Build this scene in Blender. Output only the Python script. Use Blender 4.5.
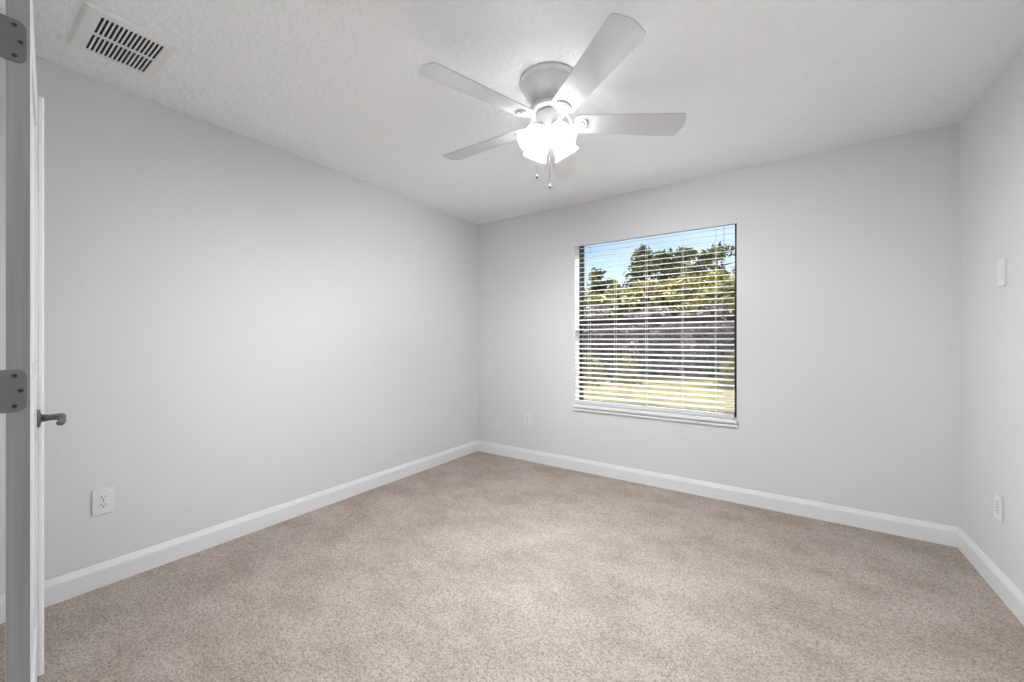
import bpy, bmesh, math, random
from mathutils import Vector, Matrix

for o in list(bpy.data.objects):
    bpy.data.objects.remove(o)
scene = bpy.context.scene
COL = scene.collection
R = math.radians

# ------------------------------------------------------------------ camera
LEFT, RIGHT, BACK, FRONT, H = -2.7234, 0.8439, 3.3342, 0.05, 2.44
CAM_H, YAW, FPX = 1.187, 0.598, 396.98
cam_data = bpy.data.cameras.new('camera')
cam_data.sensor_fit = 'HORIZONTAL'
cam_data.sensor_width = 36.0
cam_data.lens = FPX * 36.0 / 1024.0
cam_data.shift_y = -(341.0 - 340.67) / 1024.0
cam_data.clip_start = 0.02
cam_data.clip_end = 500
cam = bpy.data.objects.new('camera', cam_data)
cam.location = (0, 0, CAM_H)
cam.rotation_euler = (R(90), 0, YAW)
COL.objects.link(cam)
scene.camera = cam

# ------------------------------------------------------------------ exposure
scene.view_settings.view_transform = 'Standard'
scene.view_settings.look = 'None'
scene.view_settings.gamma = 1.0
scene.view_settings.use_curve_mapping = False
scene.view_settings.exposure = 0.44
scene.cycles.use_light_tree = False

# ------------------------------------------------------------------ world
SUN_AZ_X, SUN_TAN = 0.62, 1.30          # direction to the sun: (0.62, 1, 1.30)
world = bpy.data.worlds.new('world')
scene.world = world
world.use_nodes = True
wn, wl = world.node_tree.nodes, world.node_tree.links
wn.clear()
w_out = wn.new('ShaderNodeOutputWorld')
w_bg = wn.new('ShaderNodeBackground')
w_sky = wn.new('ShaderNodeTexSky')
w_sky.sky_type = 'NISHITA'
w_sky.sun_disc = False
w_sky.sun_elevation = R(48)
w_sky.sun_rotation = math.atan2(SUN_AZ_X, 1.0)
w_sky.air_density = 1.0
w_sky.dust_density = 0.6
w_sky.ozone_density = 1.6
w_tc = wn.new('ShaderNodeTexCoord')
w_map = wn.new('ShaderNodeMapping')
w_map.inputs['Scale'].default_value = (1, 1, 2.6)
w_noise = wn.new('ShaderNodeTexNoise')
w_noise.inputs['Scale'].default_value = 2.6
w_noise.inputs['Detail'].default_value = 6
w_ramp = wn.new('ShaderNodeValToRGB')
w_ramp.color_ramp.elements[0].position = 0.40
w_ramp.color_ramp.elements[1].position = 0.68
w_mul = wn.new('ShaderNodeVectorMath'); w_mul.operation = 'SCALE'
w_mul.inputs['Scale'].default_value = 0.13
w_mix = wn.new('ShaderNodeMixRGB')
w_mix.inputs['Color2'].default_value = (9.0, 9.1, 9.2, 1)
wl.new(w_tc.outputs['Generated'], w_map.inputs['Vector'])
wl.new(w_map.outputs['Vector'], w_noise.inputs['Vector'])
wl.new(w_noise.outputs['Fac'], w_ramp.inputs['Fac'])
wl.new(w_sky.outputs['Color'], w_mul.inputs[0])
# bright clouds added high up, out of view, to light the room; the low sky above the trees is mostly clear
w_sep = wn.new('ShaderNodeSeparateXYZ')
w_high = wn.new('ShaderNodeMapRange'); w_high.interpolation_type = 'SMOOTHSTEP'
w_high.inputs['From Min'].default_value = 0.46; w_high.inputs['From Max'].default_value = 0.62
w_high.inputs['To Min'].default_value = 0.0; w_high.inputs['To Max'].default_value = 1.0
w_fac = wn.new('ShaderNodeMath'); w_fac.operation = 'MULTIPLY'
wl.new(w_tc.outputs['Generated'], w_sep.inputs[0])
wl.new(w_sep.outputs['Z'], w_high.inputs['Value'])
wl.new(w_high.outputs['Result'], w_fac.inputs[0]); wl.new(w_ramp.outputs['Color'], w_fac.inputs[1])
w_low = wn.new('ShaderNodeMixRGB'); w_low.inputs['Color2'].default_value = (0.85, 0.89, 0.97, 1)
wl.new(w_mul.outputs['Vector'], w_low.inputs['Color1']); w_thin = wn.new('ShaderNodeMath'); w_thin.operation = 'MULTIPLY'; w_thin.inputs[1].default_value = 0.45
wl.new(w_ramp.outputs['Color'], w_thin.inputs[0]); wl.new(w_thin.outputs[0], w_low.inputs['Fac'])
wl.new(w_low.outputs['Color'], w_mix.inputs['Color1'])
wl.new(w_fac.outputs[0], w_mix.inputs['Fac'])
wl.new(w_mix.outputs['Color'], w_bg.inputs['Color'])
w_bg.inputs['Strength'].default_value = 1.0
wl.new(w_bg.outputs['Background'], w_out.inputs['Surface'])

# ------------------------------------------------------------------ sun
sun_d = bpy.data.lights.new('sun', 'SUN')
sun_d.energy = 9.0
sun_d.angle = R(0.4)
sun_d.color = (1.0, 0.95, 0.87)
sun = bpy.data.objects.new('sun', sun_d)
sun.rotation_euler = Vector((SUN_AZ_X, 1.0, SUN_TAN)).to_track_quat('Z', 'Y').to_euler()
sun.location = (3, 8, 8)
COL.objects.link(sun)

# ------------------------------------------------------------------ added fill light in the unseen hall, behind and left of the camera
hall_d = bpy.data.lights.new('hall_fill_light', 'AREA')
hall_d.shape = 'RECTANGLE'
hall_d.size = 1.2
hall_d.size_y = 1.5
hall_d.energy = 55
hall_d.color = (0.93, 0.97, 1.0)
hall = bpy.data.objects.new('hall_fill_light', hall_d)
hall.rotation_euler = (R(90), 0, R(-90))
hall.location = (-2.68, -0.95, 1.45)
COL.objects.link(hall)

BULB = 1560.0

# ------------------------------------------------------------------ materials
def mat(name, color, rough=0.6, metal=0.0, spec=0.5):
    m = bpy.data.materials.new(name)
    m.use_nodes = True
    b = m.node_tree.nodes['Principled BSDF']
    b.inputs['Base Color'].default_value = (*color, 1)
    b.inputs['Roughness'].default_value = rough
    b.inputs['Metallic'].default_value = metal
    b.inputs['Specular IOR Level'].default_value = spec
    return m

def noise_color(m, c1, c2, scale, detail=4, p0=0.35, p1=0.65, stretch=(1, 1, 1), rough=0.5):
    n, l = m.node_tree.nodes, m.node_tree.links
    tc = n.new('ShaderNodeTexCoord'); mp = n.new('ShaderNodeMapping')
    mp.inputs['Scale'].default_value = stretch
    no = n.new('ShaderNodeTexNoise'); no.inputs['Scale'].default_value = scale
    no.inputs['Detail'].default_value = detail
    no.inputs['Roughness'].default_value = rough
    cr = n.new('ShaderNodeValToRGB')
    cr.color_ramp.elements[0].position = p0; cr.color_ramp.elements[0].color = (*c1, 1)
    cr.color_ramp.elements[1].position = p1; cr.color_ramp.elements[1].color = (*c2, 1)
    l.new(tc.outputs['Object'], mp.inputs['Vector']); l.new(mp.outputs['Vector'], no.inputs['Vector'])
    l.new(no.outputs['Fac'], cr.inputs['Fac'])
    l.new(cr.outputs['Color'], n['Principled BSDF'].inputs['Base Color'])
    return cr, mp, no

def bump(m, scale, strength, dist, detail=3, stretch=(1, 1, 1), ramp=None):
    n, l = m.node_tree.nodes, m.node_tree.links
    tc = n.new('ShaderNodeTexCoord'); mp = n.new('ShaderNodeMapping')
    mp.inputs['Scale'].default_value = stretch
    no = n.new('ShaderNodeTexNoise'); no.inputs['Scale'].default_value = scale
    no.inputs['Detail'].default_value = detail
    bp = n.new('ShaderNodeBump'); bp.inputs['Strength'].default_value = strength
    bp.inputs['Distance'].default_value = dist
    l.new(tc.outputs['Object'], mp.inputs['Vector']); l.new(mp.outputs['Vector'], no.inputs['Vector'])
    if ramp:
        cr = n.new('ShaderNodeValToRGB')
        cr.color_ramp.elements[0].position = ramp[0]; cr.color_ramp.elements[1].position = ramp[1]
        l.new(no.outputs['Fac'], cr.inputs['Fac']); l.new(cr.outputs['Color'], bp.inputs['Height'])
    else:
        l.new(no.outputs['Fac'], bp.inputs['Height'])
    l.new(bp.outputs['Normal'], n['Principled BSDF'].inputs['Normal'])

M = {}
M['wall'] = mat('wall_paint', (0.72, 0.722, 0.72), 0.75, spec=0.3)
bump(M['wall'], 55, 0.12, 0.004, 3)
M['ceiling'] = mat('ceiling_texture', (0.93, 0.94, 0.955), 0.85, spec=0.2)
bump(M['ceiling'], 42, 0.42, 0.007, 5, ramp=(0.42, 0.62))
M['trim'] = mat('white_trim_paint', (0.80, 0.81, 0.82), 0.35)
M['door_white'] = mat('white_door_paint', (0.82, 0.82, 0.83), 0.4)
M['door_edge'] = mat('grey_primed_door_edge', (0.34, 0.34, 0.34), 0.6)
noise_color(M['door_edge'], (0.23, 0.23, 0.232), (0.29, 0.29, 0.295), 60, 4, stretch=(1, 1, 0.03))
M['nickel'] = mat('satin_nickel', (0.155, 0.153, 0.147), 0.42, 0.5)
M['screw'] = mat('dark_screw_recess', (0.03, 0.03, 0.03), 0.5, 0.5)
M['plastic'] = mat('white_plastic', (0.78, 0.78, 0.78), 0.3)
M['slot'] = mat('dark_slot', (0.03, 0.03, 0.03), 0.6)
M['vent'] = mat('vent_white_metal', (0.86, 0.86, 0.86), 0.45)
M['vent_dark'] = mat('vent_dark_duct', (0.02, 0.02, 0.02), 0.9)
M['bronze'] = mat('bronze_window_frame', (0.018, 0.012, 0.011), 0.35)
M['slat'] = mat('white_slat', (0.70, 0.70, 0.705), 0.35)
M['cord'] = mat('white_cord', (0.80, 0.79, 0.77), 0.8)
M['cord_brown'] = mat('tan_cord', (0.34, 0.24, 0.2), 0.8)
M['tassel'] = mat('tan_tassel', (0.30, 0.22, 0.13), 0.5)
M['sill'] = mat('white_marble_sill', (0.86, 0.86, 0.86), 0.25)
M['fan'] = mat('fan_white_enamel', (0.66, 0.66, 0.65), 0.35)
M['fan_gap'] = mat('fan_dark_gap', (0.08, 0.08, 0.08), 0.6)
M['blade'] = mat('fan_blade_white', (0.62, 0.62, 0.63), 0.4)
M['chain'] = mat('pull_chain_metal', (0.10, 0.10, 0.10), 0.4, 0.6)

# floor carpet
c = M['carpet'] = mat('beige_carpet', (0.5, 0.42, 0.36), 1.0, spec=0.05)
n, l = c.node_tree.nodes, c.node_tree.links
tc = n.new('ShaderNodeTexCoord')
fine = n.new('ShaderNodeTexNoise'); fine.inputs['Scale'].default_value = 95; fine.inputs['Detail'].default_value = 3
fine.inputs['Roughness'].default_value = 0.7
fr = n.new('ShaderNodeValToRGB')
fr.color_ramp.elements[0].position = 0.28; fr.color_ramp.elements[0].color = (0.31, 0.258, 0.22, 1)
fr.color_ramp.elements[1].position = 0.62; fr.color_ramp.elements[1].color = (0.545, 0.475, 0.425, 1)
big = n.new('ShaderNodeTexNoise'); big.inputs['Scale'].default_value = 3.6; big.inputs['Detail'].default_value = 9
big.inputs['Roughness'].default_value = 0.62
bmapn = n.new('ShaderNodeMapping'); bmapn.inputs['Rotation'].default_value = (0, 0, 0.6)
bmapn.inputs['Scale'].default_value = (0.8, 1.3, 1)
br = n.new('ShaderNodeValToRGB')
br.color_ramp.elements[0].position = 0.36; br.color_ramp.elements[0].color = (0.86, 0.84, 0.815, 1)
br.color_ramp.elements[1].position = 0.60; br.color_ramp.elements[1].color = (1.06, 1.06, 1.06, 1)
mx = n.new('ShaderNodeMixRGB'); mx.blend_type = 'MULTIPLY'; mx.inputs['Fac'].default_value = 1
bp = n.new('ShaderNodeBump'); bp.inputs['Strength'].default_value = 0.8; bp.inputs['Distance'].default_value = 0.012
l.new(tc.outputs['Object'], fine.inputs['Vector']); l.new(tc.outputs['Object'], bmapn.inputs['Vector'])
l.new(bmapn.outputs['Vector'], big.inputs['Vector'])
tuft = n.new('ShaderNodeTexVoronoi'); tuft.inputs['Scale'].default_value = 190
tsep = n.new('ShaderNodeSeparateColor')
tmix = n.new('ShaderNodeMix'); tmix.data_type = 'FLOAT'; tmix.inputs[0].default_value = 0.42
l.new(tc.outputs['Object'], tuft.inputs['Vector']); l.new(tuft.outputs['Color'], tsep.inputs[0])
l.new(fine.outputs['Fac'], tmix.inputs[2]); l.new(tsep.outputs[0], tmix.inputs[3])
l.new(tmix.outputs[0], fr.inputs['Fac']); l.new(big.outputs['Fac'], br.inputs['Fac'])
l.new(fr.outputs['Color'], mx.inputs['Color1']); l.new(br.outputs['Color'], mx.inputs['Color2'])
l.new(mx.outputs['Color'], n['Principled BSDF'].inputs['Base Color'])
l.new(fine.outputs['Fac'], bp.inputs['Height']); l.new(bp.outputs['Normal'], n['Principled BSDF'].inputs['Normal'])

def shader_mix(name, facs, shaders):
    """nested mixes of simple closures"""
    m = bpy.data.materials.new(name); m.use_nodes = True
    n, l = m.node_tree.nodes, m.node_tree.links
    n.clear(); out = n.new('ShaderNodeOutputMaterial')
    cur = None
    for i, (kind, col, rough) in enumerate(shaders):
        s = n.new('ShaderNodeBsdf' + kind); s.inputs['Color'].default_value = (*col, 1)
        if rough is not None: s.inputs['Roughness'].default_value = rough
        if cur is None: cur = s.outputs[0]
        else:
            mxx = n.new('ShaderNodeMixShader'); mxx.inputs[0].default_value = facs[i - 1]
            l.new(cur, mxx.inputs[1]); l.new(s.outputs[0], mxx.inputs[2]); cur = mxx.outputs[0]
    l.new(cur, out.inputs['Surface'])
    return m
M['pane'] = shader_mix('window_glass', [0.002], [('Transparent', (0.97, 0.985, 0.985), None), ('Glossy', (1, 1, 1), 0.02)])
M['screen'] = shader_mix('insect_screen_mesh', [0.22], [('Transparent', (1, 1, 1), None), ('Diffuse', (0.30, 0.27, 0.30), None)])
M['shade'] = shader_mix('frosted_lamp_glass', [0.74, 0.50, 0.05], [('Transparent', (0.95, 0.95, 0.95), None), ('Translucent', (0.9, 0.9, 0.9), None), ('Diffuse', (0.9, 0.9, 0.9), None), ('Glossy', (1, 1, 1), 0.15)])
m = bpy.data.materials.new('lit_bulb'); m.use_nodes = True
m.node_tree.nodes.clear()
e = m.node_tree.nodes.new('ShaderNodeEmission'); e.inputs['Strength'].default_value = BULB
e.inputs['Color'].default_value = (0.955, 0.975, 1.0, 1)
o_ = m.node_tree.nodes.new('ShaderNodeOutputMaterial'); m.node_tree.links.new(e.outputs[0], o_.inputs['Surface'])
M['bulb'] = m

# outdoors
M['grass'] = mat('sunny_lawn', (0.205, 0.225, 0.068), 0.95, spec=0.1)
noise_color(M['grass'], (0.118, 0.102, 0.057), (0.231, 0.205, 0.087), 2.4, 6, 0.35, 0.62)
def leafmat(name, c1, c2):
    mm = mat(name, c1, 0.8, spec=0.15); noise_color(mm, c1, c2, 0.9, 4, 0.38, 0.62); return mm
M['pine'] = leafmat('pine_needles', (0.081, 0.095, 0.056), (0.191, 0.191, 0.095))
M['olive'] = leafmat('olive_leaves', (0.184, 0.189, 0.068), (0.327, 0.307, 0.133))
M['dry'] = leafmat('dry_undergrowth', (0.136, 0.107, 0.116), (0.313, 0.260, 0.264))
M['yellow'] = leafmat('yellow_green_leaves', (0.225, 0.205, 0.062), (0.378, 0.327, 0.133))
M['bark'] = mat('bark', (0.104, 0.076, 0.068), 0.9)

# ------------------------------------------------------------------ mesh helpers
def obj(name, bm, m, parent=None, smooth=False, loc=None):
    me = bpy.data.meshes.new(name)
    bmesh.ops.recalc_face_normals(bm, faces=bm.faces)
    bm.to_mesh(me); bm.free()
    if smooth:
        for p in me.polygons: p.use_smooth = True
    if isinstance(m, (list, tuple)):
        for q in m: me.materials.append(q)
    else: me.materials.append(m)
    o = bpy.data.objects.new(name, me)
    COL.objects.link(o)
    if parent: o.parent = parent
    if loc: o.location = loc
    return o

def tag(o, label=None, cat=None, group=None, kind=None):
    if label: o['label'] = label
    if cat: o['category'] = cat
    if group: o['group'] = group
    if kind: o['kind'] = kind
    return o

def empty(name, loc, rz=0.0, **k):
    o = bpy.data.objects.new(name, None); COL.objects.link(o)
    o.empty_display_size = 0.05
    o.location = loc; o.rotation_euler = (0, 0, rz)
    tag(o, **k); return o

def box(bm, x0, x1, y0, y1, z0, z1, mi=0, bevel=0.0):
    r = bmesh.ops.create_cube(bm, size=1.0)
    vs = r['verts']
    for v in vs:
        v.co = Vector((x0 + (v.co.x + .5) * (x1 - x0), y0 + (v.co.y + .5) * (y1 - y0), z0 + (v.co.z + .5) * (z1 - z0)))
    fs = set(f for v in vs for f in v.link_faces)
    for f in fs: f.material_index = mi
    if bevel > 0:
        es = set(e for v in vs for e in v.link_edges)
        bmesh.ops.bevel(bm, geom=list(es), offset=bevel, segments=2, affect='EDGES', clamp_overlap=True)
    return bm

def B(*a, **k):
    bm = bmesh.new(); return box(bm, *a, **k)

def tube(bm, pts, rad, seg=8, mi=0, cap=True):
    """round bar along a polyline; rad a number or list"""
    pts = [Vector(p) for p in pts]
    if not isinstance(rad, (list, tuple)): rad = [rad] * len(pts)
    rings = []
    prev = None
    for i, p in enumerate(pts):
        t = (pts[min(i + 1, len(pts) - 1)] - pts[max(i - 1, 0)]).normalized()
        if prev is None:
            a = Vector((0, 0, 1)) if abs(t.z) < .9 else Vector((1, 0, 0))
            u = t.cross(a).normalized()
        else:
            u = (prev - t * prev.dot(t)).normalized()
        prev = u
        w = t.cross(u)
        rings.append([bm.verts.new(p + (u * math.cos(2 * math.pi * k / seg) + w * math.sin(2 * math.pi * k / seg)) * rad[i]) for k in range(seg)])
    for i in range(len(rings) - 1):
        for k in range(seg):
            f = bm.faces.new((rings[i][k], rings[i][(k + 1) % seg], rings[i + 1][(k + 1) % seg], rings[i + 1][k]))
            f.material_index = mi
    if cap:
        for rr in (rings[0], rings[-1]):
            f = bm.faces.new(rr); f.material_index = mi
    return bm

def lathe(bm, prof, seg=48, mat4=None, wave=None):
    """profile of (r, z); closed with axis points when r == 0"""
    rings = []
    for (r, z) in prof:
        if r <= 1e-6:
            rings.append([bm.verts.new((0, 0, z))])
        else:
            rr = []
            for k in range(seg):
                a = 2 * math.pi * k / seg
                q = r * (1 + (wave(a, z) if wave else 0))
                rr.append(bm.verts.new((q * math.cos(a), q * math.sin(a), z)))
            rings.append(rr)
    for i in range(len(rings) - 1):
        A, Bq = rings[i], rings[i + 1]
        for k in range(seg):
            k2 = (k + 1) % seg
            if len(A) == 1 and len(Bq) == 1: continue
            if len(A) == 1: bm.faces.new((A[0], Bq[k], Bq[k2]))
            elif len(Bq) == 1: bm.faces.new((A[k], A[k2], Bq[0]))
            else: bm.faces.new((A[k], A[k2], Bq[k2], Bq[k]))
    if mat4 is not None:
        vs = [v for r_ in rings for v in r_]
        bmesh.ops.transform(bm, matrix=mat4, verts=vs)
    return bm

def prism(bm, outline, z0, z1, mat4=None, mi=0):
    lo = [bm.verts.new((x, y, z0)) for x, y in outline]
    hi = [bm.verts.new((x, y, z1)) for x, y in outline]
    fs = [bm.faces.new(lo), bm.faces.new(hi)]
    nn = len(outline)
    for i in range(nn):
        fs.append(bm.faces.new((lo[i], lo[(i + 1) % nn], hi[(i + 1) % nn], hi[i])))
    for f in fs: f.material_index = mi
    if mat4 is not None: bmesh.ops.transform(bm, matrix=mat4, verts=lo + hi)
    return bm

def plate(bm, xs, ys, skip, th, zfun=lambda x, y: 0.0, mat4=None, mi=0):
    """closed plate on a grid of cuts; skip(i, j) leaves a real hole"""
    T, L_ = {}, {}
    allv = []
    for i, x in enumerate(xs):
        for j, y in enumerate(ys):
            z = zfun(x, y)
            T[i, j] = bm.verts.new((x, y, z + th / 2)); L_[i, j] = bm.verts.new((x, y, z - th / 2))
            allv += [T[i, j], L_[i, j]]
    nx, ny = len(xs) - 1, len(ys) - 1
    solid = lambda i, j: 0 <= i < nx and 0 <= j < ny and not skip(i, j)
    def fc(*v):
        f = bm.faces.new(v); f.material_index = mi
    for i in range(nx):
        for j in range(ny):
            if not solid(i, j): continue
            fc(T[i, j], T[i + 1, j], T[i + 1, j + 1], T[i, j + 1])
            fc(L_[i, j], L_[i, j + 1], L_[i + 1, j + 1], L_[i + 1, j])
            if not solid(i - 1, j): fc(T[i, j], T[i, j + 1], L_[i, j + 1], L_[i, j])
            if not solid(i + 1, j): fc(T[i + 1, j], L_[i + 1, j], L_[i + 1, j + 1], T[i + 1, j + 1])
            if not solid(i, j - 1): fc(T[i, j], L_[i, j], L_[i + 1, j], T[i + 1, j])
            if not solid(i, j + 1): fc(T[i, j + 1], T[i + 1, j + 1], L_[i + 1, j + 1], L_[i, j + 1])
    loose = [v for v in allv if not v.link_faces]
    for v in loose: bm.verts.remove(v)
    if mat4 is not None:
        bmesh.ops.transform(bm, matrix=mat4, verts=[v for v in allv if v.is_valid])
    return bm

def struct(name, bm, m, **k):
    o = obj(name, bm, m, **k); o['kind'] = 'structure'; return o

# ------------------------------------------------------------------ room shell
WX0, WX1, WZ0, WZ1 = -1.580, -0.273, 0.590, 2.122      # window opening
WT = 0.20
HALL_Y = -1.75
struct('floor', B(LEFT - .15, RIGHT + .6, HALL_Y, BACK + WT, -0.12, 0.0), M['carpet'])
struct('ceiling', B(LEFT - .15, RIGHT + .6, HALL_Y, BACK + WT, H, H + 0.12), M['ceiling'])
struct('wall_left', B(LEFT - .15, LEFT, HALL_Y, BACK + WT, 0, H), M['wall'])
struct('wall_right', B(RIGHT, RIGHT + .15, FRONT - .12, BACK + WT, 0, H), M['wall'])
bm = bmesh.new()
box(bm, LEFT, WX0, BACK, BACK + WT, 0, H)
box(bm, WX1, RIGHT, BACK, BACK + WT, 0, H)
box(bm, WX0, WX1, BACK, BACK + WT, WZ1, H)
box(bm, WX0, WX1, BACK, BACK + WT, 0, WZ0)
bmesh.ops.remove_doubles(bm, verts=bm.verts, dist=1e-5)
struct('wall_back', bm, M['wall'])
# front wall with the doorway the camera stands in
DX0, DX1, DZ = -1.425, 0.13, 2.075
bm = bmesh.new()
box(bm, LEFT, DX0, FRONT - .12, FRONT, 0, H)
box(bm, DX1, RIGHT, FRONT - .12, FRONT, 0, H)
box(bm, DX0, DX1, FRONT - .12, FRONT, DZ, H)
struct('wall_front', bm, M['wall'])
struct('wall_hall', B(LEFT, RIGHT + .6, HALL_Y - .1, HALL_Y, 0, H), M['wall'])
struct('wall_hall_right', B(RIGHT + .45, RIGHT + .6, HALL_Y, FRONT - .12, 0, H), M['wall'])

# door casing / jamb
bm = bmesh.new()
for yy in ((FRONT, FRONT + .014), (FRONT - .134, FRONT - .12)):
    box(bm, DX0 - .062, DX0, yy[0], yy[1], 0, DZ + .06, bevel=.003)
    box(bm, DX1, DX1 + .062, yy[0], yy[1], 0, DZ + .06, bevel=.003)
    box(bm, DX0, DX1, yy[0], yy[1], DZ, DZ + .06, bevel=.003)
box(bm, DX0, DX0 + .014, FRONT - .12, FRONT, 0, DZ - .014)
box(bm, DX1 - .014, DX1, FRONT - .12, FRONT, 0, DZ - .014)
box(bm, DX0, DX1, FRONT - .12, FRONT, DZ - .014, DZ)
struct('trim_1', bm, M['trim'])

# baseboards: flat face with a sloped, rounded cap
BH, BT = 0.1125, 0.014
def baseboard(name, p0, p1, inward):
    p0, p1, inward = Vector(p0), Vector(p1), Vector(inward)
    prof = [(0, 0), (BT, 0), (BT, BH - .030), (BT - .0015, BH - .024), (BT - .005, BH - .014), (BT - .0085, BH - .003), (BT - .010, BH), (0, BH)]
    bm = bmesh.new()
    A = [bm.verts.new(p0 + inward * d + Vector((0, 0, z))) for d, z in prof]
    C = [bm.verts.new(p1 + inward * d + Vector((0, 0, z))) for d, z in prof]
    bm.faces.new(A); bm.faces.new(C)
    for i in range(len(prof)):
        j = (i + 1) % len(prof); bm.faces.new((A[i], A[j], C[j], C[i]))
    return struct(name, bm, M['trim'])
baseboard('baseboard_left', (LEFT, FRONT, 0), (LEFT, BACK, 0), (1, 0, 0))
baseboard('baseboard_back', (LEFT, BACK, 0), (RIGHT, BACK, 0), (0, -1, 0))
baseboard('baseboard_right', (RIGHT, FRONT, 0), (RIGHT, BACK, 0), (-1, 0, 0))
baseboard('baseboard_front', (LEFT, FRONT, 0), (DX0 - .062, FRONT, 0), (0, 1, 0))

# ------------------------------------------------------------------ window
FY0, FY1 = BACK + 0.104, BACK + 0.175
win = empty('window_1', ((WX0 + WX1) / 2, FY0, WZ0), kind='structure')
def wobj(name, bm, m, parent, **k):
    o = obj(name, bm, m, **k)
    o.data.transform(Matrix.Translation(-Vector(win.location)))
    o.parent = parent; return o
ZB, ZT = WZ0 + .018, WZ1
bm = bmesh.new()
fw = .018
box(bm, WX0, WX0 + fw, FY0, FY1, ZB, ZT); box(bm, WX1 - fw, WX1, FY0, FY1, ZB, ZT)
box(bm, WX0 + fw, WX1 - fw, FY0, FY1, ZT - fw, ZT); box(bm, WX0 + fw, WX1 - fw, FY0, FY1, ZB, ZB + .014)
wobj('window_frame', bm, M['bronze'], win)
ZM = 1.368
bm = bmesh.new()      # upper sash rails
box(bm, WX0 + fw, WX1 - fw, FY0 + .036, FY0 + .062, ZM - .012, ZM + .026)
box(bm, WX0 + fw, WX0 + fw + .010, FY0 + .036, FY0 + .062, ZM + .026, ZT - fw)
box(bm, WX1 - fw - .010, WX1 - fw, FY0 + .036, FY0 + .062, ZM + .026, ZT - fw)
box(bm, WX0 + fw, WX1 - fw, FY0 + .036, FY0 + .062, ZT - fw - .02, ZT - fw)
us = wobj('upper_sash', bm, M['bronze'], win)
bm = bmesh.new()      # lower sash
box(bm, WX0 + fw, WX1 - fw, FY0 + .008, FY0 + .034, ZM - .034, ZM + .012)
box(bm, WX0 + fw, WX0 + fw + .009, FY0 + .008, FY0 + .034, ZB + .014, ZM - .034)
box(bm, WX1 - fw - .009, WX1 - fw, FY0 + .008, FY0 + .034, ZB + .014, ZM - .034)
box(bm, WX0 + fw, WX1 - fw, FY0 + .008, FY0 + .034, ZB + .014, ZB + .026)
ls = wobj('lower_sash', bm, M['bronze'], win)
p1 = wobj('pane', B(WX0 + fw, WX1 - fw, FY0 + .047, FY0 + .051, ZM, ZT - fw - .001), M['pane'], us)
p2 = wobj('pane', B(WX0 + fw + .001, WX1 - fw - .001, FY0 + .019, FY0 + .023, ZB + .02, ZM - .01), M['pane'], ls)
wobj('insect_screen', B(WX0 + fw, WX1 - fw, FY0 + .066, FY0 + .0665, ZB + .014, ZM), M['screen'], win)
# white jamb liner and sill
bm = bmesh.new()
box(bm, WX0, WX0 + .004, BACK + .001, FY0, ZB, ZT); box(bm, WX1 - .004, WX1, BACK + .001, FY0, ZB, ZT)
box(bm, WX0 + .004, WX1 - .004, BACK + .001, FY0, ZT - .004, ZT)
struct('trim_2', bm, M['trim'])
bm = bmesh.new()
SX0, SX1 = WX0 - .004, WX1 + .002
box(bm, SX0, SX1, BACK - .030, BACK, WZ0 - .008, WZ0 + .018, bevel=.004)
box(bm, WX0, WX1, BACK, FY0 + .01, WZ0, WZ0 + .018)
box(bm, SX0, SX1, BACK - .002, BACK, WZ0 - .022, WZ0 - .008)
box(bm, SX0, SX1, BACK - .020, BACK, WZ0 - .038, WZ0 - .022, bevel=.003)
struct('trim_3', bm, M['sill'])

# ------------------------------------------------------------------ venetian blind
BY = BACK + 0.036                       # centre plane of the slats
blind = empty('window_blind', ((WX0 + WX1) / 2, BY, WZ0 + .018), label='white horizontal slat blind, slats open, hung in the window recess', cat='blind')
def bobj(name, bm, m, parent=blind, **k):
    o = obj(name, bm, m, **k)
    o.data.transform(Matrix.Translation(-Vector(blind.location))); o.parent = parent; return o
BX0, BX1 = WX0 + .006, WX1 - .023
bm = bmesh.new()
box(bm, BX0 - .001, WX1 - .005, BACK - .004, BACK + .006, 2.047, 2.119, bevel=.003)
box(bm, BX0 - .001, WX1 - .005, BACK - .008, BACK - .004, 2.051, 2.058, bevel=.0015)
bobj('valance', bm, M['slat'])
bobj('headrail', B(BX0 + .004, BX1 - .004, BY - .024, BY + .028, 2.066, 2.112), M['slat'])
TILT = R(12.0)
PITCH, SW = 0.0437, 0.048
holes = [-1.475, -0.952, -0.405]
ladders = [-1.447, -1.204, -0.938, -0.655, -0.420]
xs = [BX0]
for hx in holes: xs += [hx - .007, hx + .007]
xs += [BX1]
ys = [-SW / 2, -.017, -.009, 0, .009, .017, SW / 2]
zs = []
z = 2.030
while z > WZ0 + .060:
    zs.append(z); z -= PITCH
bm = bmesh.new()
for z in zs:
    m4 = Matrix.Translation((0, BY, z)) @ Matrix.Rotation(TILT, 4, 'X')
    plate(bm, xs, ys, lambda i, j: i in (1, 3, 5) and j in (2, 3), .0028, lambda x, y: .0022 * (1 - (y / (SW / 2)) ** 2), m4)
bobj('slats', bm, M['slat'])
bobj('bottom_rail', B(BX0, BX1, BY - .026, BY + .026, WZ0 + .020, WZ0 + .050, bevel=.003), M['slat'])
for x in ladders:
    bm = bmesh.new()
    dy, dz = math.cos(TILT) * SW / 2 + .001, 0
    for s in (-1, 1):
        tube(bm, [(x, BY + s * dy, 2.07), (x, BY + s * dy, WZ0 + .035)], .0011, 6)
    for z in zs:
        t = math.tan(TILT)
        tube(bm, [(x, BY - dy, z - dy * t - .003), (x, BY + dy, z + dy * t - .003)], .0007, 5)
    bobj('ladder_cord', bm, M['cord'])
bm = bmesh.new()
for dx in (-.004, .004):
    tube(bm, [(-.362 + dx, BY - .030, 2.07), (-.361 + dx * .6, BY - .031, 1.7), (-.361 + dx * .3, BY - .031, 1.375)], .0010, 6)
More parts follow.
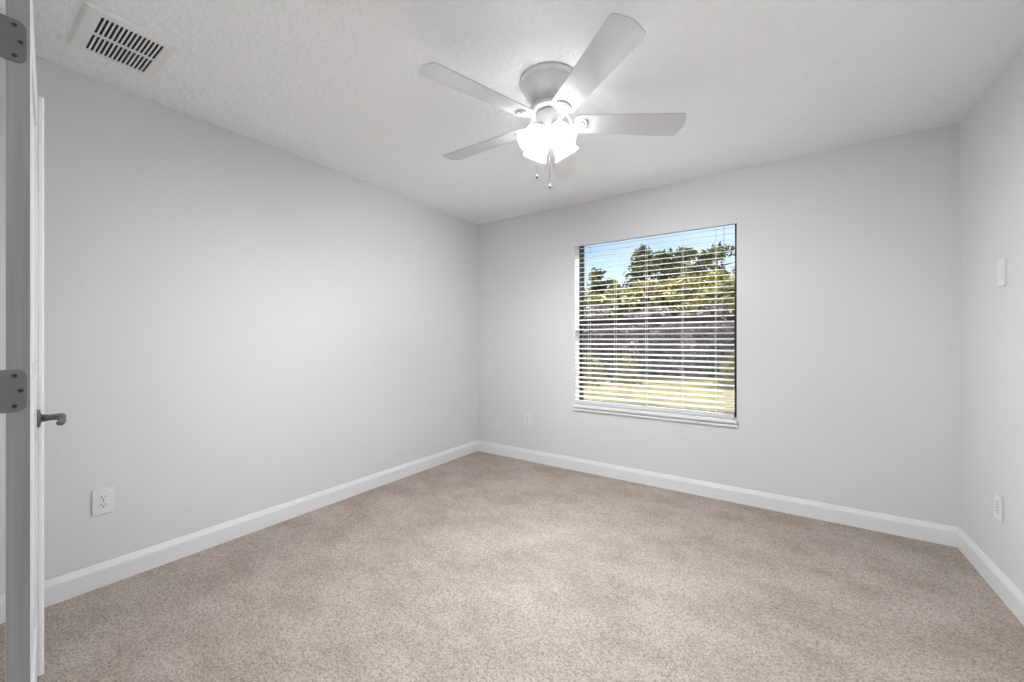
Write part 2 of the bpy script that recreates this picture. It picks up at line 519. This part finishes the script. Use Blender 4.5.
lc = bobj('lift_cord', bm, M['cord_brown'])
for dx, dz in ((-.008, 0.012), (.009, -.008)):
    bm = bmesh.new()
    lathe(bm, [(0, .018), (.003, .017), (.006, .004), (.0085, -.012), (.008, -.018), (0, -.019)], 14, Matrix.Translation((-.361 + dx, BY - .034, 1.357 + dz)))
    bobj('tassel', bm, M['tassel'], parent=lc, smooth=True)

# ------------------------------------------------------------------ ceiling fan
FX, FYc = -0.936, 1.690
fan = empty('ceiling_fan', (FX, FYc, H), label='white five-blade ceiling fan with four lit glass lamps, mounted close to the ceiling', cat='ceiling fan')
bm = bmesh.new()
lathe(bm, [(0, 0), (.142, 0), (.143, -.010), (.138, -.016), (.131, -.019), (.130, -.024), (.126, -.040), (.112, -.064), (.092, -.088), (.080, -.104), (.078, -.112), (.082, -.116), (.082, -.120), (0, -.120)], 64)
obj('motor_housing', bm, M['fan'], fan, smooth=True)
bm = bmesh.new(); lathe(bm, [(0, -.120), (.066, -.120), (.066, -.128), (0, -.128)], 48)
obj('housing_gap', bm, M['fan_gap'], fan)
bm = bmesh.new(); lathe(bm, [(0, -.128), (.088, -.128), (.090, -.131), (.090, -.146), (.086, -.150), (0, -.150)], 56)
obj('rotor_hub', bm, M['fan'], fan, smooth=False)
bm = bmesh.new(); lathe(bm, [(0, -.150), (.052, -.150), (.052, -.156), (0, -.156)], 40)
obj('hub_gap', bm, M['fan_gap'], fan)
bm = bmesh.new(); lathe(bm, [(0, -.156), (.058, -.156), (.061, -.160), (.062, -.176), (.056, -.200), (.040, -.222), (.022, -.236), (.012, -.240), (.010, -.250), (0, -.256)], 48)
kit = obj('light_fitter', bm, M['fan'], fan, smooth=True)

# blades
RB = 0.660
def blade_outline():
    pts = []
    r0, r1 = .118, RB
    w0, w1 = .056, .073
    # root: rounded
    for k in range(9):
        a = math.pi / 2 + math.pi * k / 8
        pts.append((r0 + .030 + .030 * math.cos(a) * 1.0, w0 * math.sin(a) if abs(math.sin(a)) > .999 else (w0 - .020) * math.sin(a) + .020 * math.sin(a)))
    # tip with soft corners and a gentle bow
    cr = .019
    for k in range(6):
        a = -math.pi / 2 + (math.pi / 2 - .25) * k / 5
        pts.append((r1 - .014 - cr + cr * math.cos(a), -w1 + cr + cr * math.sin(a)))
    for k in range(1, 6):
        u = -1 + 2 * k / 6
        pts.append((r1 - .014 + .014 * (1 - u * u), u * (w1 - cr)))
    for k in range(6):
        a = .25 + (math.pi / 2 - .25) * k / 5
        pts.append((r1 - .014 - cr + cr * math.cos(a), w1 - cr + cr * math.sin(a)))
    return pts
ZBL = 2.240 - H
PH = R(35.67)
PIT = R(-13.0)
first = None
for i in range(5):
    th = PH - i * 2 * math.pi / 5
    rot = Matrix.Rotation(th, 4, 'Z') @ Matrix.Translation((0, 0, ZBL))
    pit = rot @ Matrix.Rotation(PIT, 4, 'X')
    bm = bmesh.new()
    prism(bm, blade_outline(), -.003, .003, pit)
    bl = obj('blade', bm, M['blade'], fan)
    bm = bmesh.new()
    # arm rising to the hub, then an open medallion under the blade root
    arm = [(.070, 0, .058), (.088, 0, .052), (.102, 0, .028), (.116, 0, -.002), (.140, 0, -.007)]
    P2 = [rot @ Vector(q) for q in arm[:3]] + [pit @ Vector(q) for q in arm[3:]]
    tube(bm, P2, [.009, .009, .008, .008, .006], 10)
    loop = []
    for k in range(25):
        a = -1.35 + 2.7 * k / 24
        loop.append(pit @ Vector((.158 + .026 * math.cos(a), .034 * math.sin(a), -.006)))
    tube(bm, loop, .0055, 8)
    disc = [(.152 + .020 * math.cos(2 * math.pi * k / 20), .020 * math.sin(2 * math.pi * k / 20)) for k in range(20)]
    prism(bm, disc, -.009, -.003, pit)
    prism(bm, [(.112, -.009), (.145, -.012), (.145, .012), (.112, .009)], -.009, -.003, pit)
    for sx, sy in ((.146, -.010), (.146, .010), (.163, 0)):
        lathe(bm, [(0, -.012), (.003, -.0115), (.004, -.009), (0, -.008)], 10, pit @ Matrix.Translation((sx, sy, 0)))
    obj('blade_bracket', bm, M['fan'], bl)

# four glass lamps
CAMDIR = math.atan2(-FYc, -FX)
for k in range(4):
    az = CAMDIR + R(38) + k * math.pi / 2
    base = Vector((math.cos(az) * .046, math.sin(az) * .046, -.232))
    axis = Vector((math.cos(az) * .60, math.sin(az) * .60, -.80)).normalized()
    m4 = Matrix.Translation(base) @ axis.to_track_quat('Z', 'Y').to_matrix().to_4x4()
    bm = bmesh.new()
    lathe(bm, [(0, -.012), (.014, -.012), (.022, -.004), (.024, .006), (.024, .026), (.021, .030), (0, .030)], 28, m4)
    sock = obj('lamp_holder', bm, M['fan'], fan, smooth=True)
    bm = bmesh.new()
    wv = lambda a, z: (.05 * math.cos(8 * a) * max(0, (z - .07) / .045) if z > .07 else 0)
    lathe(bm, [(.0235, .020), (.030, .026), (.040, .038), (.047, .056), (.048, .074), (.050, .090), (.057, .108), (.062, .118),
               (.0600, .1185), (.0545, .109), (.0480, .091), (.0460, .074), (.0450, .056), (.0380, .040), (.028, .0285), (.0235, .020)], 48, m4, wv)
    obj('lamp_shade', bm, M['shade'], fan, smooth=True)
    bm = bmesh.new()
    lathe(bm, [(0, .030), (.012, .030), (.013, .040), (.022, .052), (.0275, .066), (.0275, .076), (.022, .090), (.012, .098), (0, .100)], 20, m4)
    obj('light_bulb', bm, M['bulb'], fan, smooth=True)

# pull chains
FWD = Vector((-math.sin(YAW), math.cos(YAW), 0)); RGT = Vector((math.cos(YAW), math.sin(YAW), 0))
for lat, near, ztop, zend, rr in ((-.060, .052, -.222, 1.957, .0055), (.004, .010, -.250, 1.930, .0075)):
    p = RGT * lat - FWD * near
    bm = bmesh.new()
    tube(bm, [(p.x * .6, p.y * .6, ztop + .012), (p.x, p.y, ztop), (p.x, p.y, zend - H)], .0011, 6)
    ch = obj('pull_chain', bm, M['chain'], fan)
    bm = bmesh.new()
    lathe(bm, [(0, .014), (.002, .013), (rr * .6, .008), (rr, 0), (rr * .8, -.006), (0, -.009)], 16, Matrix.Translation((p.x, p.y, zend - H)))
    obj('pull_knob', bm, M['chain'], ch, smooth=True)

# ------------------------------------------------------------------ ceiling air vent
VX0, VX1, VY0, VY1 = -2.480, -2.120, 0.322, 0.606
vent = empty('air_vent', ((VX0 + VX1) / 2, (VY0 + VY1) / 2, H), label='white ceiling air vent with two rows of dark slots above left wall', cat='vent')
gx0, gx1, gy0, gy1 = -2.452, -2.164, 0.374, 0.560
cx, cy = vent.location.x, vent.location.y
bm = bmesh.new()
NS = 14
pitch = (gy1 - gy0) / (NS - .42)
xs = [VX0 + .008, gx0, (gx0 + gx1) / 2 - .007, (gx0 + gx1) / 2 + .007, gx1, VX1 - .008]
ys = [VY0 + .012]
for k in range(NS): ys += [gy0 + k * pitch, gy0 + k * pitch + pitch * .58]
ys += [VY1 - .010]
plate(bm, xs, ys, lambda i, j: i in (1, 3) and j % 2 == 1, .004)
for v in bm.verts: v.co.z += H - .007
# bevelled surround
o4 = [(VX0, VY0), (VX1, VY0), (VX1, VY1), (VX0, VY1)]
i4 = [(xs[0], ys[0]), (xs[-1], ys[0]), (xs[-1], ys[-1]), (xs[0], ys[-1])]
A = [bm.verts.new((x, y, H)) for x, y in o4]; A2 = [bm.verts.new((x, y, H - .003)) for x, y in o4]
C1 = [bm.verts.new((x, y, H - .009)) for x, y in i4]; C2 = [bm.verts.new((x, y, H - .005)) for x, y in i4]
for k in range(4):
    j = (k + 1) % 4
    bm.faces.new((A[k], A[j], A2[j], A2[k])); bm.faces.new((A2[k], A2[j], C1[j], C1[k])); bm.faces.new((C1[k], C1[j], C2[j], C2[k]))
for v in bm.verts: v.co -= Vector((cx, cy, H))
obj('vent_grille', bm, M['vent'], vent)
bm = B(gx0 - .004, gx1 + .004, gy0 - .004, gy1 + .004, H - .0045, H - .001)
for v in bm.verts: v.co -= Vector((cx, cy, H))
obj('vent_duct', bm, M['vent_dark'], vent)
bm = bmesh.new()
lathe(bm, [(0, -.0112), (.004, -.0108), (.005, -.009), (0, -.0085)], 12, Matrix.Translation((gx0 + .02 - cx, VY0 + .040 - cy, 0)))
obj('screw', bm, M['vent'], vent)
bm = bmesh.new()
lathe(bm, [(0, -.0112), (.004, -.0108), (.005, -.009), (0, -.0085)], 12, Matrix.Translation((gx1 - .02 - cx, VY1 - .022 - cy, 0)))
obj('screw', bm, M['vent'], vent)

# ------------------------------------------------------------------ wall plates (built facing -Y, then turned)
def wall_plate(name, loc, rz, label, cat, kind, w=.080, h=.124):
    t = empty(name, loc, rz, label=label, cat=cat, group='electrical outlets on the walls' if kind == 'outlet' else None)
    bm = bmesh.new()
    box(bm, -w / 2, w / 2, -.0065, 0, -h / 2, h / 2, bevel=.0028)
    obj('cover_plate', bm, M['plastic'], t)
    if kind == 'outlet':
        for s in (-1, 1):
            bm = bmesh.new()
            out = []
            for k in range(32):
                a = 2 * math.pi * k / 32
                out.append((.0172 * math.cos(a), max(-.0135, min(.0135, .0172 * math.sin(a)))))
            prism(bm, out, 0, .0022, Matrix.Translation((0, -.0063, s * .0195)) @ Matrix.Rotation(R(90), 4, 'X'))
            rc = obj('receptacle', bm, M['plastic'], t)
            bm = bmesh.new()
            box(bm, -.0075, -.0052, -.0091, -.0080, s * .0195 - .001, s * .0195 + .008)
            box(bm, .0052, .0075, -.0091, -.0080, s * .0195, s * .0195 + .007)
            prism(bm, [(.0028 * math.cos(a * .5236), .0028 * math.sin(a * .5236)) for a in range(12)], .0080, .0091, Matrix.Translation((0, 0, s * .0195 - .008)) @ Matrix.Rotation(R(90), 4, 'X'))
            obj('socket_slots', bm, M['slot'], rc)
        bm = bmesh.new()
        lathe(bm, [(0, .0095), (.002, .0092), (.0032, .0068), (0, .0060)], 12, Matrix.Rotation(R(90), 4, 'X'))
        obj('screw', bm, M['nickel'], t, smooth=True)
    else:
        bm = bmesh.new()
        box(bm, -.0165, .0165, -.0072, -.006, -.0335, .0335, bevel=.0005)
        obj('switch_frame', bm, M['plastic'], t)
        bm = bmesh.new()
        prism(bm, [(-.006, -.031), (-.0078, -.031), (-.0088, .031), (-.006, .031)], -.0145, .0145, Matrix(((0, 0, 1, 0), (1, 0, 0, 0), (0, 1, 0, 0), (0, 0, 0, 1))))
        obj('rocker', bm, M['plastic'], t)
    return t
wall_plate('electrical_outlet', (LEFT, .475, .410), R(90), 'white double electrical outlet on left wall near the open door', 'outlet', 'outlet')
wall_plate('electrical_outlet', (-2.080, BACK, .412), 0, 'small white electrical outlet on the window wall, left of the window', 'outlet', 'outlet')
wall_plate('electrical_outlet', (RIGHT, 2.830, .405), R(-90), 'white electrical outlet low on right wall just above the baseboard', 'outlet', 'outlet')
wall_plate('light_switch', (RIGHT, 2.800, 1.500), R(-90), 'white switch plate at chest height on right wall', 'switch', 'switch')

# ------------------------------------------------------------------ open door, folded back toward the front wall
HX, HY = -1.401, 0.1285          # near corner of the visible face, hinge side
FXd, FYd = -2.156, 0.2131        # far corner of that face
dv = Vector((FXd - HX, FYd - HY, 0)); DW = dv.length
dang = math.atan2(dv.y, dv.x)
door = empty('door_1', (HX, HY, 0), dang, kind='structure')
# local axes: +x from hinge to latch, +y away from the visible face (toward the front wall) because of the turn
DT, DH0, DH1 = .035, .012, 2.043
# door slab: frame of stiles and rails with moulded raised panels on the faces
def d_slab():
    bm = bmesh.new()
    st = .105
    box(bm, .001, st, 0, DT, DH0, DH1)
    box(bm, DW - st, DW, 0, DT, DH0, DH1)
    rails = [(DH0, .23), (.98, 1.09), (1.90, DH1)]
    for a, b in rails: box(bm, st, DW - st, 0, DT, a, b)
    for a, b in ((.23, .98), (1.09, 1.90)):
        box(bm, st, DW - st, .010, DT - .010, a, b)
        x0, x1 = st + .03, DW - st - .03
        box(bm, x0, x1, .004, .010, a + .03, b - .03, bevel=.0025)
        box(bm, x0, x1, DT - .010, DT - .004, a + .03, b - .03, bevel=.0025)
    return bm
obj('door_slab', d_slab(), M['door_white'], door)
obj('hinge_edge', B(-.0015, .001, 0.0005, DT - .0005, DH0, DH1), M['door_edge'], door)['label'] = 'grey unpainted hinge edge'
# meeting moulding along the latch edge, stands proud of the visible face
bm = bmesh.new()
prism(bm, [(DW - .002, DT - .004), (DW - .002, -.002), (DW - .004, -.004), (DW - .004, -.011), (DW, -.0155), (DW + .010, -.0155), (DW + .013, -.012), (DW + .013, DT - .004)], DH0, DH1)
obj('edge_moulding', bm, M['door_white'], door)
def hinge(zc, hh=.094):
    bm = bmesh.new()
    r_ = .016
    y_in, y_out = .0055, DT + .018
    out = [(y_out, -hh / 2), (y_out, hh / 2)]
    for k in range(7):
        a = math.pi / 2 + (math.pi / 2) * k / 6
        out.append((y_in + r_ + r_ * math.cos(a), hh / 2 - r_ + r_ * math.sin(a)))
    for k in range(7):
        a = math.pi + (math.pi / 2) * k / 6
        out.append((y_in + r_ + r_ * math.cos(a), -hh / 2 + r_ + r_ * math.sin(a)))
    m4 = Matrix(((0, 0, 1, -.0035), (1, 0, 0, 0), (0, 1, 0, zc), (0, 0, 0, 1)))
    prism(bm, out, 0, .0022, m4)
    tube(bm, [(-.003, DT + .022, zc - hh / 2 - .003), (-.003, DT + .022, zc + hh / 2 + .003)], .0062, 14)
    hg = obj('hinge', bm, M['nickel'], door)
    bm = bmesh.new()
    for yy, zz in ((.0225, .0335), (.0140, 0), (.0225, -.0335)):
        lathe(bm, [(0, 0), (.0042, 0), (.0042, .0008), (.003, .0010), (0, .0002)], 16, Matrix.Translation((-.0035, yy, zc + zz)) @ Matrix.Rotation(R(-90), 4, 'Y'))
    s = obj('hinge_screws', bm, M['screw'], hg)
for zc in (.26, 1.076, 1.850): hinge(zc)
# lever handle on the visible face
LZ, LX = .922, DW - .062
bm = bmesh.new()
lathe(bm, [(0, 0), (.031, 0), (.031, .004), (.028, .0075), (.016, .009), (.013, .012), (0, .012)], 36, Matrix.Translation((LX, 0, LZ)) @ Matrix.Rotation(R(90), 4, 'X'))
hd = obj('handle_rosette', bm, M['nickel'], door, smooth=True)
bm = bmesh.new()
tube(bm, [(LX, -.008, LZ), (LX, -.030, LZ), (LX, -.050, LZ)], [.0135, .0105, .0120], 18)
lv = [(LX + .006, -.050, LZ), (LX - .012, -.052, LZ), (LX - .035, -.054, LZ + .004), (LX - .060, -.055, LZ + .002), (LX - .085, -.056, LZ - .006), (LX - .105, -.053, LZ - .008), (LX - .112, -.047, LZ - .008)]
tube(bm, lv, [.010, .0125, .012, .010, .0095, .009, .007], 14)
obj('lever', bm, M['nickel'], door, smooth=True)
# rosette on the hidden side
bm = bmesh.new()
lathe(bm, [(0, 0), (.031, 0), (.031, .004), (.028, .0075), (.013, .012), (0, .012)], 28, Matrix.Translation((LX, DT, LZ)) @ Matrix.Rotation(R(-90), 4, 'X'))
obj('handle_rosette', bm, M['nickel'], door, smooth=True)

# ------------------------------------------------------------------ outdoors, seen through the blind
GZ = -0.25
tag(obj('lawn', B(-45, 45, BACK + WT + .02, 70, GZ - .2, GZ), M['grass']), kind='structure')

def ray_dir(px):                      # horizontal direction of a photo column, used to choose where trees stand
    k = (px - 512.0) / FPX
    return FWD + RGT * k
def ground_pt(px, depth):
    d = ray_dir(px) * depth
    return d.x, d.y

rng = random.Random(7)
def leaf(bm, p, s, rng):
    u = Vector((rng.gauss(0, 1), rng.gauss(0, 1), rng.gauss(0, 1))).normalized()
    w = u.orthogonal().normalized()
    w = Matrix.Rotation(rng.uniform(0, 6.28), 3, u) @ w
    t = u.cross(w)
    a, b = s, s * .45
    bm.faces.new([bm.verts.new(p + w * a), bm.verts.new(p + t * b), bm.verts.new(p - w * a), bm.verts.new(p - t * b)])

def tree(name, px, depth, h, rad, shape, mkey, label, cat, group, nleaf, ls, cz=.12):
    x, y = ground_pt(px, depth)
    t = empty(name, (x, y, GZ), label=label, cat=cat, group=group)
    bm = bmesh.new()
    tube(bm, [(0, 0, -.1), (rng.uniform(-.1, .1), rng.uniform(-.1, .1), h * .5), (0, 0, h * .93)], [.02 * h, .014 * h, .003 * h], 8)
    nb = 14
    for k in range(nb):
        z0 = h * (cz + (.92 - cz) * k / nb); a = k * 2.4
        rr = prof(shape, (z0 / h - cz) / (1 - cz)) * rad * .8
        tube(bm, [(0, 0, z0), (math.cos(a) * rr, math.sin(a) * rr, z0 + rr * .15)], [.006 * h, .002 * h], 5)
    obj('trunk', bm, M['bark'], t)
    bm = bmesh.new()
    nclump = 70
    cl = []
    for k in range(nclump):
        u = rng.random() ** .85
        a = rng.uniform(0, 6.283)
        rr = prof(shape, u) * rad * (rng.random() ** .4)
        cl.append((Vector((math.cos(a) * rr, math.sin(a) * rr, h * (cz + (1 - cz) * u))), rad * (.10 + .22 * (1 - u * .7))))
    cl.append((Vector((0, 0, h * .985)), rad * .05))
    for k in range(nleaf):
        c0, cr = cl[k % len(cl)]
        d = Vector((rng.gauss(0, 1), rng.gauss(0, 1), rng.gauss(0, .55)))
        leaf(bm, c0 + d * cr * .5, ls * rng.uniform(.6, 1.2), rng)
    obj('foliage', bm, M[mkey], t)
    return t
def prof(shape, u):
    u = max(0, min(1, u))
    if shape == 'cone': return (1 - u) ** .75 * (.75 + .25 * math.sin(u * 40))+ .03
    if shape == 'round': return math.sqrt(max(0, 1 - (2 * u - 1) ** 2)) * .95 + .05
    return (1 - u) ** .4
def top_h(ypx, depth): return (340.7 - ypx) / FPX * depth + CAM_H - GZ

G = 'trees beyond the lawn'
T = [
 (597, 27, 272, 1.9, 'cone', 'pine', 'slim pointed dark conifer at the left of the window view'),
 (613, 30, 280, 1.4, 'cone', 'olive', 'small pale tree between the two dark conifers outside'),
 (642, 25, 251, 2.6, 'cone', 'pine', 'tallest dark conifer, left of the middle of the window view'),
 (668, 27, 254, 2.4, 'round', 'pine', 'dark round-topped tree right beside the tallest conifer outside'),
 (687, 26, 252, 2.4, 'round', 'pine', 'broad dark treetop right of the middle of the window view'),
 (722, 24, 250, 3.0, 'round', 'pine', 'dark tree against the sky at the right window edge'),
 (575, 24, 292, 2.2, 'round', 'olive', 'low olive green tree at the left window edge'),
]
for px, dp, yt, rad, sh, mk, lab in T:
    tree('tree', px, dp, top_h(yt, dp), rad, sh, mk, lab, 'tree', G, 2600, .20 if sh == 'cone' else .22)
T2 = [(590, 19, 297, 'olive'), (622, 20, 292, 'olive'), (652, 20, 284, 'yellow'), (684, 19, 280, 'yellow'), (712, 20, 276, 'yellow'), (738, 18, 282, 'olive')]
L2 = ['olive bushy tree in front of the slim left conifer', 'olive bushy tree between the left and tallest conifers',
      'yellow green bushy tree below the tallest conifer', 'yellow green bushy tree in the middle right of the window view',
      'bright yellow green bushy tree right of the middle', 'olive bushy tree at the right window edge']
for (px, dp, yt, mk), lab in zip(T2, L2):
    tree('bushy_tree', px, dp, top_h(yt, dp), 2.0, 'round', mk, lab, 'tree', G, 3200, .17, cz=.02)
# undergrowth in the shade of the trees
k = 0
for px in range(560, 775, 19):
    dp = 15.5 + (k % 3) * .8
    x, y = ground_pt(px, dp)
    hh = 2.2 + .35 * ((k * 7) % 3)
    t = empty('shrub', (x, y, GZ), label='brown tangled shrub in the row under the trees', cat='shrub', group='brown shrubs in a row behind the lawn')
    bm = bmesh.new()
    for j in range(9):
        a = j * 2.4
        tube(bm, [(.05 * math.cos(a), .05 * math.sin(a), -.05), (.5 * math.cos(a), .5 * math.sin(a), hh * .8)], [.03, .008], 5)
    obj('stems', bm, M['bark'], t)
    bm = bmesh.new()
    for j in range(1500):
        u = rng.random(); a = rng.uniform(0, 6.283)
        rr = .85 * math.sqrt(max(0, 1 - (u * 1.5 - .5) ** 2 * .6)) * rng.random() ** .5
        leaf(bm, Vector((rr * math.cos(a), rr * math.sin(a), u * hh)), .11 * rng.uniform(.6, 1.2), rng)
    obj('foliage', bm, M['dry'], t)
    k += 1
k = 0
for px, dp, hh in ((585, 13.2, 1.0), (596, 13.0, .8), (622, 13.4, .9), (631, 13.0, .75), (735, 12.0, 1.15), (728, 12.4, .8)):
    x, y = ground_pt(px, dp)
    t = empty('weed_clump', (x, y, GZ), label='yellow green weed clump at the far edge of the lawn', cat='plant', group='weed clumps at the lawn edge')
    bm = bmesh.new()
    for j in range(420):
        u = rng.random(); a = rng.uniform(0, 6.283); rr = .42 * (1 - u * .6) * rng.random() ** .5
        leaf(bm, Vector((rr * math.cos(a), rr * math.sin(a), u * hh)), .07 * rng.uniform(.6, 1.2), rng)
    obj('foliage', bm, M['yellow'], t)
